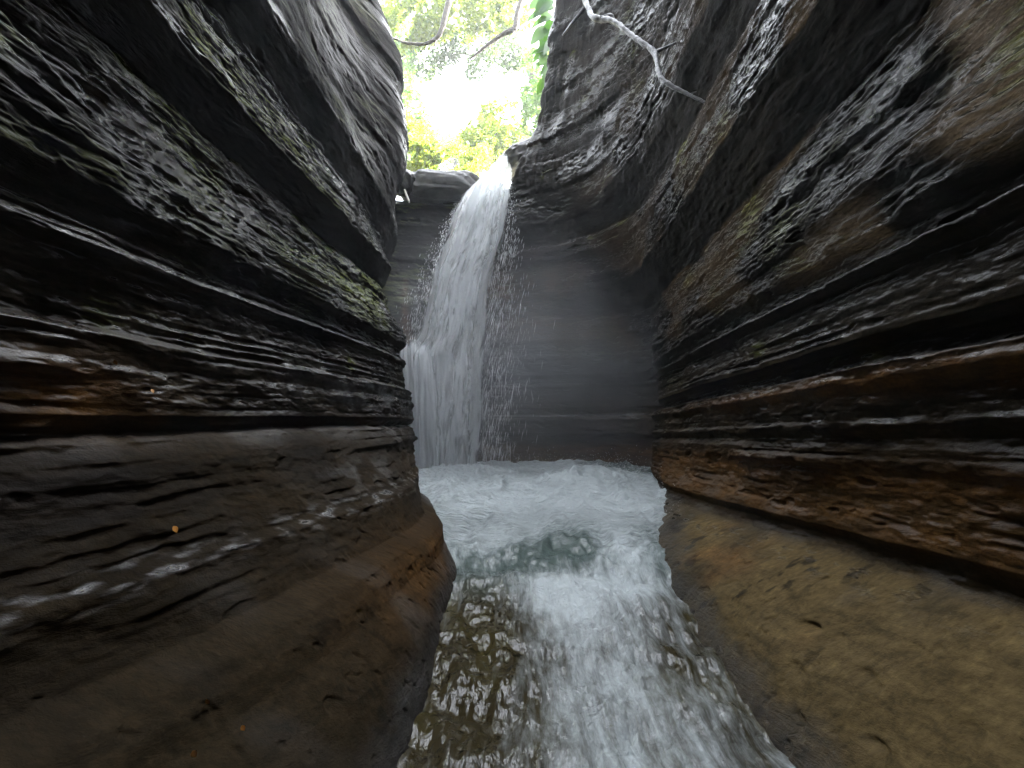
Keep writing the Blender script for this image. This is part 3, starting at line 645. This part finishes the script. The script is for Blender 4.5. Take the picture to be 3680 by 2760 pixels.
def tube(name, pts, radii, sides=9, bumpy=.12, seed=0):
    pts = np.array(pts, float); m = len(pts)
    L_ = np.r_[0, np.cumsum(np.linalg.norm(np.diff(pts, axis=0), axis=1))]
    nn = max(8, int(L_[-1] / .03)); nn = min(nn, 160); s = np.linspace(0, L_[-1], nn)
    tt = np.interp(s, L_, np.arange(m)); i = np.clip(tt.astype(int), 0, m - 2); f = (tt - i)[:, None]
    g = lambda j: pts[np.clip(j, 0, m - 1)]
    p0, p1, p2, p3 = g(i - 1), g(i), g(i + 1), g(i + 2)
    c = .5 * (2 * p1 + (p2 - p0) * f + (2 * p0 - 5 * p1 + 4 * p2 - p3) * f * f + (3 * p1 - p0 - 3 * p2 + p3) * f ** 3)
    r = np.interp(s, L_, radii)
    d = np.gradient(c, axis=0); d /= np.linalg.norm(d, axis=1, keepdims=True)
    ax = np.cross(d, [.31, .2, .9]); ax /= np.linalg.norm(ax, axis=1, keepdims=True); bx = np.cross(d, ax)
    an = np.linspace(0, 2 * np.pi, sides, endpoint=False)
    rr = r[:, None] * (1 + bumpy * fbm2(an[None, :] * .9 + 0 * s[:, None], s[:, None] * 9 + 0 * an[None, :], 3, 200 + seed) * 2)
    P = c[:, None] + ax[:, None] * (np.cos(an)[None, :, None] * rr[..., None]) + bx[:, None] * (np.sin(an)[None, :, None] * rr[..., None])
    # close both ends with a point
    P = np.concatenate([np.repeat(c[:1][:, None], sides, 1), P, np.repeat(c[-1:][:, None], sides, 1)], 0)
    return grid_mesh(name, P, closed_u=True)
BARK = simple_mat("wet_bark", (.018, .017, .016), (.06, .056, .053), 22, .35, .6, .6, (1, 1, 1))
DARKBARK = simple_mat("dark_bark", (.016, .013, .010), (.045, .036, .025), 14, .7, .3, .6)
br = empty("dead_branch", tuple(at(1420, 115, 5.2)))
tag(br, "bare grey dead branch wedged high against the right rock wall", "branch")
main = [at(1236, -60, 6.4), at(1266, 5, 6.1), at(1280, 36, 5.9), at(1300, 42, 5.8), at(1325, 46, 5.65), at(1372, 82, 5.4), at(1412, 112, 5.2), at(1422, 150, 5.05), at(1436, 176, 4.95), at(1490, 205, 4.75), at(1556, 237, 4.55)]
under(obj("limb", tube("limb", main, [.036, .034, .034, .040, .032, .028, .031, .025, .026, .017, .008], 12, .38, 1), BARK), br)
under(obj("side_twig", tube("side_twig", [at(1414, 114, 5.2), at(1440, 102, 5.12), at(1464, 91, 5.05)], [.024, .018, .014], 8, .15, 2), BARK), br)
for ta, tb, tc_ in ((at(1372, 82, 5.4), at(1380, 98, 5.4), at(1384, 106, 5.42)), (at(1436, 176, 4.95), at(1432, 184, 4.9), at(1431, 190, 4.9)), (at(1490, 205, 4.75), at(1497, 200, 4.75), at(1504, 198, 4.76)), (at(1464, 91, 5.05), at(1460, 84, 5.05), at(1452, 82, 5.06))):
    under(obj("side_twig", tube("side_twig", [ta, tb, tc_], [.012, .008, .004], 6, .15, 6), BARK), br)
under(obj("side_twig", tube("side_twig", [at(1296, 42, 5.8), at(1318, 36, 5.78), at(1326, 44, 5.76)], [.04, .04, .02], 8, .15, 3), BARK), br)
st = obj("stick", tube("stick", [at(1262, 18, 6.1), at(1240, 45, 6.2), at(1216, 76, 6.5)], [.03, .024, .012], 8, .15, 4), BARK)
tag(st, "short grey stick beside the top end of the dead branch", "stick")
tw = obj("twig", tube("twig", [at(874, 410, 8.5), at(879, 424, 8.45), at(884, 437, 8.4)], [.018, .022, .02], 7, .1, 5), simple_mat("pale_wood", (.5, .46, .4), (.62, .58, .5), 20, .6, .3, .2))
tag(tw, "short pale twig stuck in the cleft below the grey boulder", "twig")

# small fallen leaves stuck to the wet left wall
LEAFM = simple_mat("fallen_leaf_orange", (.45, .16, .02), (.62, .30, .05), 30, .4, .5, .2)
LV = np.array(bpy.data.objects["rock_wall_left"].data.vertices, dtype=object) if False else np.empty(len(bpy.data.objects["rock_wall_left"].data.vertices) * 3, np.float32)
bpy.data.objects["rock_wall_left"].data.vertices.foreach_get("co", LV); LV = LV.reshape(-1, 3)
def fallen_leaf(y, z, size, rot, label):
    k = np.argmin((LV[:, 1] - y) ** 2 + (LV[:, 2] - z) ** 2 + (LV[:, 0] > 0) * 9 + (LV[:, 0] < -2.6) * 9)
    u = np.linspace(0, 1, 9); w = np.linspace(-1, 1, 5)
    pr = .36 * np.sin(np.pi * u ** .8) + .004
    P = np.stack([np.repeat((u - .5)[:, None], 5, 1), w[None] * pr[:, None], .10 * np.abs(w)[None] * pr[:, None] - .25 * (u[:, None] - .5) ** 2 + .02 * np.sin(9 * u)[:, None]], -1) * size
    Pb = P.copy(); Pb[..., 2] -= .0012
    V = np.concatenate([P.reshape(-1, 3), Pb.reshape(-1, 3)])
    ix = np.arange(45).reshape(9, 5); q = np.stack([ix[:-1, :-1], ix[:-1, 1:], ix[1:, 1:], ix[1:, :-1]], -1).reshape(-1, 4)
    o = obj("fallen_leaf", raw_mesh("fallen_leaf", V, np.concatenate([q, q[:, ::-1] + 45])), LEAFM)
    o.location = Vector(LV[k].tolist()) + Vector((.014, -.004, .006)); o.rotation_euler = (rot, math.radians(62), .3 * rot)
    tag(o, label, "leaf", "fallen leaves on the left rock wall")
fallen_leaf(2.076, -.463, .034, .4, "largest orange leaf stuck on the middle of the dark left rock wall")
fallen_leaf(1.531, -1.023, .022, 1.3, "tiny orange leaf lowest on the left wall near the bottom of the photo")
fallen_leaf(1.651, -.939, .02, 2.2, "tiny orange leaf on the left wall above and right of the lowest leaf")
fallen_leaf(1.683, -1.039, .02, .9, "tiny orange leaf on the smooth brown slope nearest the stream")
fallen_leaf(2.102, .276, .026, 2.6, "small orange leaf high on the left wall under a glinting ledge")
fallen_leaf(2.308, .161, .024, .2, "small orange leaf just above the dark crack across the left wall")

# ------------------------------------------------------------------ trees beyond the notch
def leaf_cloud(name, centres, radii, n, size, seed, droop=.3, flat=.5):
    r = np.random.default_rng(seed)
    centres = np.array(centres, float); radii = np.array(radii, float)
    w = radii ** 2; k = r.choice(len(centres), n, p=w / w.sum())
    v = r.normal(0, 1, (n, 3)); v /= np.linalg.norm(v, axis=1, keepdims=True)
    rad = radii[k] * r.uniform(.25, 1, n) ** .5
    c = centres[k] + v * rad[:, None] * [1, 1, .75]
    keep = fbm2(c[:, 0] * 1.3 + c[:, 1] * .7, c[:, 2] * 1.3 - c[:, 1] * .5, 3, seed) > -.12
    c = c[keep]; n = len(c); k = k[keep]
    nrm = r.normal(0, 1, (n, 3)); nrm[:, 2] = np.abs(nrm[:, 2]) + flat; nrm /= np.linalg.norm(nrm, axis=1, keepdims=True)
    a = np.cross(nrm, r.normal(0, 1, (n, 3))); a /= np.linalg.norm(a, axis=1, keepdims=True); b = np.cross(nrm, a)
    s = size * r.uniform(.6, 1.3, n)
    base = np.array([[-1, 0, 0], [-.35, .42, .04], [.4, .34, .04], [1, 0, -.15], [.4, -.34, .04], [-.35, -.42, .04]])
    V = c[:, None] + s[:, None, None] * (base[None, :, 0, None] * a[:, None] + base[None, :, 1, None] * b[:, None] + base[None, :, 2, None] * nrm[:, None])
    Fc = (np.array([[0, 1, 2, 3], [0, 3, 4, 5]])[None] + 6 * np.arange(n)[:, None, None]).reshape(-1, 4)
    tone = np.repeat(np.clip(.5 + .7 * fbm2(c[:, 0] * .9 + c[:, 1], c[:, 2] * .9, 2, seed + 1) + r.normal(0, .22, n), 0, 1), 6)
    return raw_mesh(name, V.reshape(-1, 3), Fc, {"tone": tone}, False)

LEAF_Y = leaf_material("yellow_green_leaves", (.045, .08, .010), (.14, .185, .024), .6)
LEAF_G = leaf_material("green_leaves", (.022, .065, .014), (.08, .15, .026), .5)
LEAF_D = leaf_material("dark_green_leaves", (.02, .04, .016), (.05, .085, .028), .4)
def tree(name, label, foot, trunk_pts, r0, clumps, n, size, mat, seed, limbs=()):
    root = empty(name, tuple(foot)); tag(root, label, "tree", "trees beyond the canyon opening")
    pts = [foot] + [np.array(p) for p in trunk_pts]
    under(obj("trunk", tube("trunk", pts, list(np.linspace(r0, r0 * .35, len(pts))), 10, .12, seed), DARKBARK), root)
    for q, lm in enumerate(limbs):
        under(obj("limb", tube("limb", lm, list(np.linspace(r0 * .4, r0 * .1, len(lm))), 7, .12, seed + q), DARKBARK), root)
    cc = [c[0] for c in clumps]; cr = [c[1] for c in clumps]
    under(obj("crown", leaf_cloud("crown", cc, cr, n, size, seed), mat), root)
    return root
A = lambda x, y, d: np.array(at(x, y, d))
tree("leafy_tree", "yellow-green bush behind the grey boulder at the canyon lip", A(900, 420, 12.5),
     [A(905, 380, 12.7), A(910, 340, 12.9)], .10,
     [(A(890, 340, 12.5), .75), (A(930, 345, 12.8), .7), (A(965, 350, 13), .7), (A(1000, 360, 13), .6), (A(885, 290, 13), .7), (A(1020, 340, 14), .7)], 7000, .085, LEAF_Y, 301)
tree("leafy_tree", "light green feathery tree rising just left of the waterfall top", A(1060, 390, 15),
     [A(1062, 340, 15.2), A(1070, 290, 15.4), A(1065, 250, 15.6)], .12,
     [(A(1050, 310, 15), 1.0), (A(1090, 320, 15.5), .9), (A(1085, 260, 16), .9), (A(1060, 250, 16), .55), (A(1120, 310, 16), .8), (A(1020, 320, 16), .7)], 5500, .09, LEAF_Y, 302)
tree("leafy_tree", "sparse tree with glinting leaves along the left edge of the opening", A(800, 420, 17),
     [A(812, 330, 17), A(835, 220, 17), A(845, 120, 17.5)], .22,
     [(A(850, 300, 16), 1.1), (A(880, 240, 16.5), 1.0), (A(868, 180, 17), .8), (A(890, 130, 17), 1.1), (A(860, 100, 17), 1.2), (A(905, 300, 17.5), .9)], 6000, .10, LEAF_G, 303,
     [[A(835, 220, 17), A(860, 200, 17), A(890, 190, 17)], [A(842, 150, 17.3), A(870, 120, 17), A(910, 110, 17)]])
tree("leafy_tree", "grey-green overhanging tree whose dark leaves top the bright sky gap", A(1180, 330, 19),
     [A(1160, 200, 18.5), A(1120, 100, 17), A(1040, 60, 16)], .25,
     [(A(950, 95, 15), .8), (A(1000, 105, 15), .8), (A(1040, 130, 15.5), .9), (A(1090, 110, 16), .9), (A(1100, 70, 16), .9), (A(920, 130, 15), .7), (A(1120, 120, 16), .7)], 5000, .085, LEAF_D, 304,
     [[A(1120, 100, 17), A(1040, 120, 16), A(980, 110, 15.5)]])
tree("leafy_tree", "bright lime canopy hanging across the very top of the opening", A(760, 330, 16),
     [A(790, 120, 15), A(860, 20, 14), A(960, -20, 13.5)], .2,
     [(A(870, 30, 13.5), .9), (A(930, 30, 13.5), .9), (A(990, 30, 13.5), .9), (A(1050, 20, 13.5), .9), (A(1110, 15, 13.5), .8), (A(840, 70, 14), .8), (A(900, 70, 14), .6)], 8000, .09, LEAF_Y, 305)
tree("leafy_tree", "darker tree at the right edge of the opening behind the rock buttress", A(1230, 390, 16),
     [A(1210, 300, 16), A(1190, 180, 16), A(1180, 80, 16)], .18,
     [(A(1160, 240, 15), .6), (A(1170, 200, 15), .8), (A(1150, 290, 15.5), .6), (A(1175, 140, 15), .8)], 4000, .09, LEAF_G, 306)
tree("leafy_tree", "hazy pale tree far behind beneath the bright sky gap", A(980, 400, 26),
     [A(985, 340, 26), A(990, 290, 26)], .2,
     [(A(900, 330, 25), 1.6), (A(960, 330, 26), 1.6), (A(1010, 320, 26), 1.5), (A(1075, 330, 26), 1.6), (A(1120, 330, 26), 1.4)], 5000, .16, LEAF_Y, 307)

# broad-leaved plant hanging on the right edge of the opening
def broad_leaf(name, base, tip, width, seed, fold=.2):
    base = np.array(base); tip = np.array(tip); ax = tip - base; L_ = np.linalg.norm(ax); ax = ax / L_
    side = np.cross(ax, [.2, -1, .3]); side /= np.linalg.norm(side); up = np.cross(side, ax)
    u = np.linspace(0, 1, 16); w = np.linspace(-1, 1, 7)
    prof = width * np.sin(np.pi * u ** .75) ** .8 + .003
    P = base + ax * (u[:, None, None] * L_) + side * (w[None, :, None] * prof[:, None, None]) + up * ((np.abs(w)[None, :, None] * fold * prof[:, None, None]) - (.12 * L_ * u[:, None, None] ** 2))
    return grid_mesh(name, P, {"tone": np.full((16, 7), random.uniform(.2, .9))})
pl = empty("broad_leaved_plant", tuple(A(1190, 90, 9.6)))
tag(pl, "plant with broad hanging green leaves on the right edge of the opening", "plant")
PLANT = leaf_material("broad_leaves", (.016, .055, .010), (.05, .11, .018), .55)
under(obj("stem", tube("stem", [A(1205, -30, 9.4), A(1196, 60, 9.4), A(1192, 130, 9.5), A(1178, 200, 9.5)], [.03, .025, .02, .008], 7, .1, 9), simple_mat("green_stem", (.10, .14, .03), (.16, .20, .05), 12, .5)), pl)
lr = np.random.default_rng(77)
for q in range(22):
    yy = -10 + q * 10 + lr.uniform(-6, 6); ln_ = lr.uniform(28, 60) * (1 - .5 * q / 22)
    x0 = 1194 - .1 * q + lr.uniform(-14, 4) - max(0, yy - 120) * .12
    a_ = lr.uniform(.1, 1.1)
    under(obj("leaf", broad_leaf("leaf", A(x0, yy, 9.4 + lr.uniform(-.2, .2)), A(x0 - ln_ * math.cos(a_), yy + ln_ * math.sin(a_), 9.3 + lr.uniform(-.35, .25)), lr.uniform(.09, .17) * (1 - .4 * q / 22), 1, lr.uniform(.05, .5)), PLANT), pl)

# bare vines and boughs crossing the opening
def vine(label, pts, radii, side=None):
    v = empty("hanging_vine", tuple(pts[0])); tag(v, label, "vine", "bare stems across the opening")
    under(obj("stem", tube("stem", pts, radii, 8, .15, 12), DARKBARK), v)
    for s_ in side or ():
        under(obj("shoot", tube("shoot", s_, [radii[-1] * .9] + [radii[-1] * .5] * (len(s_) - 1), 6, .1, 13), DARKBARK), v)
vine("dark curved stem sweeping from the top to the left rock edge", [A(985, -40, 10), A(968, 10, 10), A(955, 60, 10), A(943, 82, 10), A(915, 95, 10), A(880, 93, 10), A(848, 82, 9.8)], [.075, .07, .06, .05, .035, .03, .022],
     [[A(943, 82, 10), A(938, 100, 10)]])
vine("dark slanting bough with drooping tip under the top canopy", [A(1135, -30, 10.5), A(1118, 30, 10.5), A(1112, 60, 10.5), A(1085, 75, 10.5), A(1050, 100, 10.5), A(1015, 128, 10.5)], [.075, .075, .07, .055, .04, .015],
     [[A(1112, 55, 10.5), A(1118, 85, 10.4), A(1114, 95, 10.4)], [A(1060, 92, 10.5), A(1035, 92, 10.5), A(1010, 88, 10.5)]])
vine("thin stem running up to the right from the slanting bough", [A(1118, 62, 10.6), A(1150, 40, 10.8), A(1185, 5, 11)], [.028, .024, .018])

# ------------------------------------------------------------------ mist hanging in the gorge, also added to lift darks like lens flare
hz = bpy.data.materials.new("mist"); t, N, L = nt(hz)
o_ = N("ShaderNodeOutputMaterial"); v_ = N("ShaderNodeVolumePrincipled")
v_.inputs['Color'].default_value = (.93, .97, 1.0, 1); v_.inputs['Density'].default_value = .0030; v_.inputs['Anisotropy'].default_value = .4
L(v_.outputs[0], o_.inputs['Volume'])
x0, x1, y0, y1, z0, z1 = -42, 42, -5, 52, -5, 24
V = np.array([(x, y, z) for x in (x0, x1) for y in (y0, y1) for z in (z0, z1)], float)
Fh = np.array([[0, 1, 3, 2], [4, 6, 7, 5], [0, 4, 5, 1], [2, 3, 7, 6], [0, 2, 6, 4], [1, 5, 7, 3]])
tag(obj("haze", raw_mesh("haze", V, Fh, None, False), hz), kind="stuff")

mm = bpy.data.materials.new("spray_mist"); t, N, L = nt(mm)
o_ = N("ShaderNodeOutputMaterial"); v_ = N("ShaderNodeVolumePrincipled"); tc = N("ShaderNodeTexCoord")
ln = N("ShaderNodeVectorMath"); ln.operation = 'LENGTH'; L(tc.outputs['Object'], ln.inputs[0])
fr = N("ShaderNodeMapRange"); fr.interpolation_type = 'SMOOTHSTEP'; fr.inputs[1].default_value = 1.0; fr.inputs[2].default_value = .1; fr.inputs[3].default_value = 0; fr.inputs[4].default_value = 1
L(ln.outputs['Value'], fr.inputs[0])
nn_ = N("ShaderNodeTexNoise"); nn_.inputs['Scale'].default_value = 2.2; nn_.inputs['Detail'].default_value = 3; L(tc.outputs['Object'], nn_.inputs['Vector'])
mr = N("ShaderNodeMapRange"); mr.inputs[1].default_value = .35; mr.inputs[2].default_value = .7; mr.inputs[3].default_value = .15; mr.inputs[4].default_value = 1; L(nn_.outputs['Fac'], mr.inputs[0])
m1_ = N("ShaderNodeMath"); m1_.operation = 'MULTIPLY'; L(fr.outputs[0], m1_.inputs[0]); L(mr.outputs[0], m1_.inputs[1])
m2_ = N("ShaderNodeMath"); m2_.operation = 'MULTIPLY'; L(m1_.outputs[0], m2_.inputs[0]); m2_.inputs[1].default_value = .36
L(m2_.outputs[0], v_.inputs['Density']); v_.inputs['Color'].default_value = (.95, .98, 1, 1); L(v_.outputs[0], o_.inputs['Volume'])
th = np.linspace(-np.pi / 2, np.pi / 2, 24); ph = np.linspace(0, 2 * np.pi, 40, endpoint=False); PH, TH = np.meshgrid(ph, th)
ms_ = obj("spray_mist", grid_mesh("spray_mist", np.stack([np.cos(PH) * np.cos(TH), np.sin(PH) * np.cos(TH), np.sin(TH)], -1), closed_u=True), mm)
ms_.location = (-.2, 7.2, .5); ms_.scale = (3.4, 1.9, 3.4)
tag(ms_, "pale spray mist drifting over the pool at the foot of the waterfall", "mist", kind="stuff")
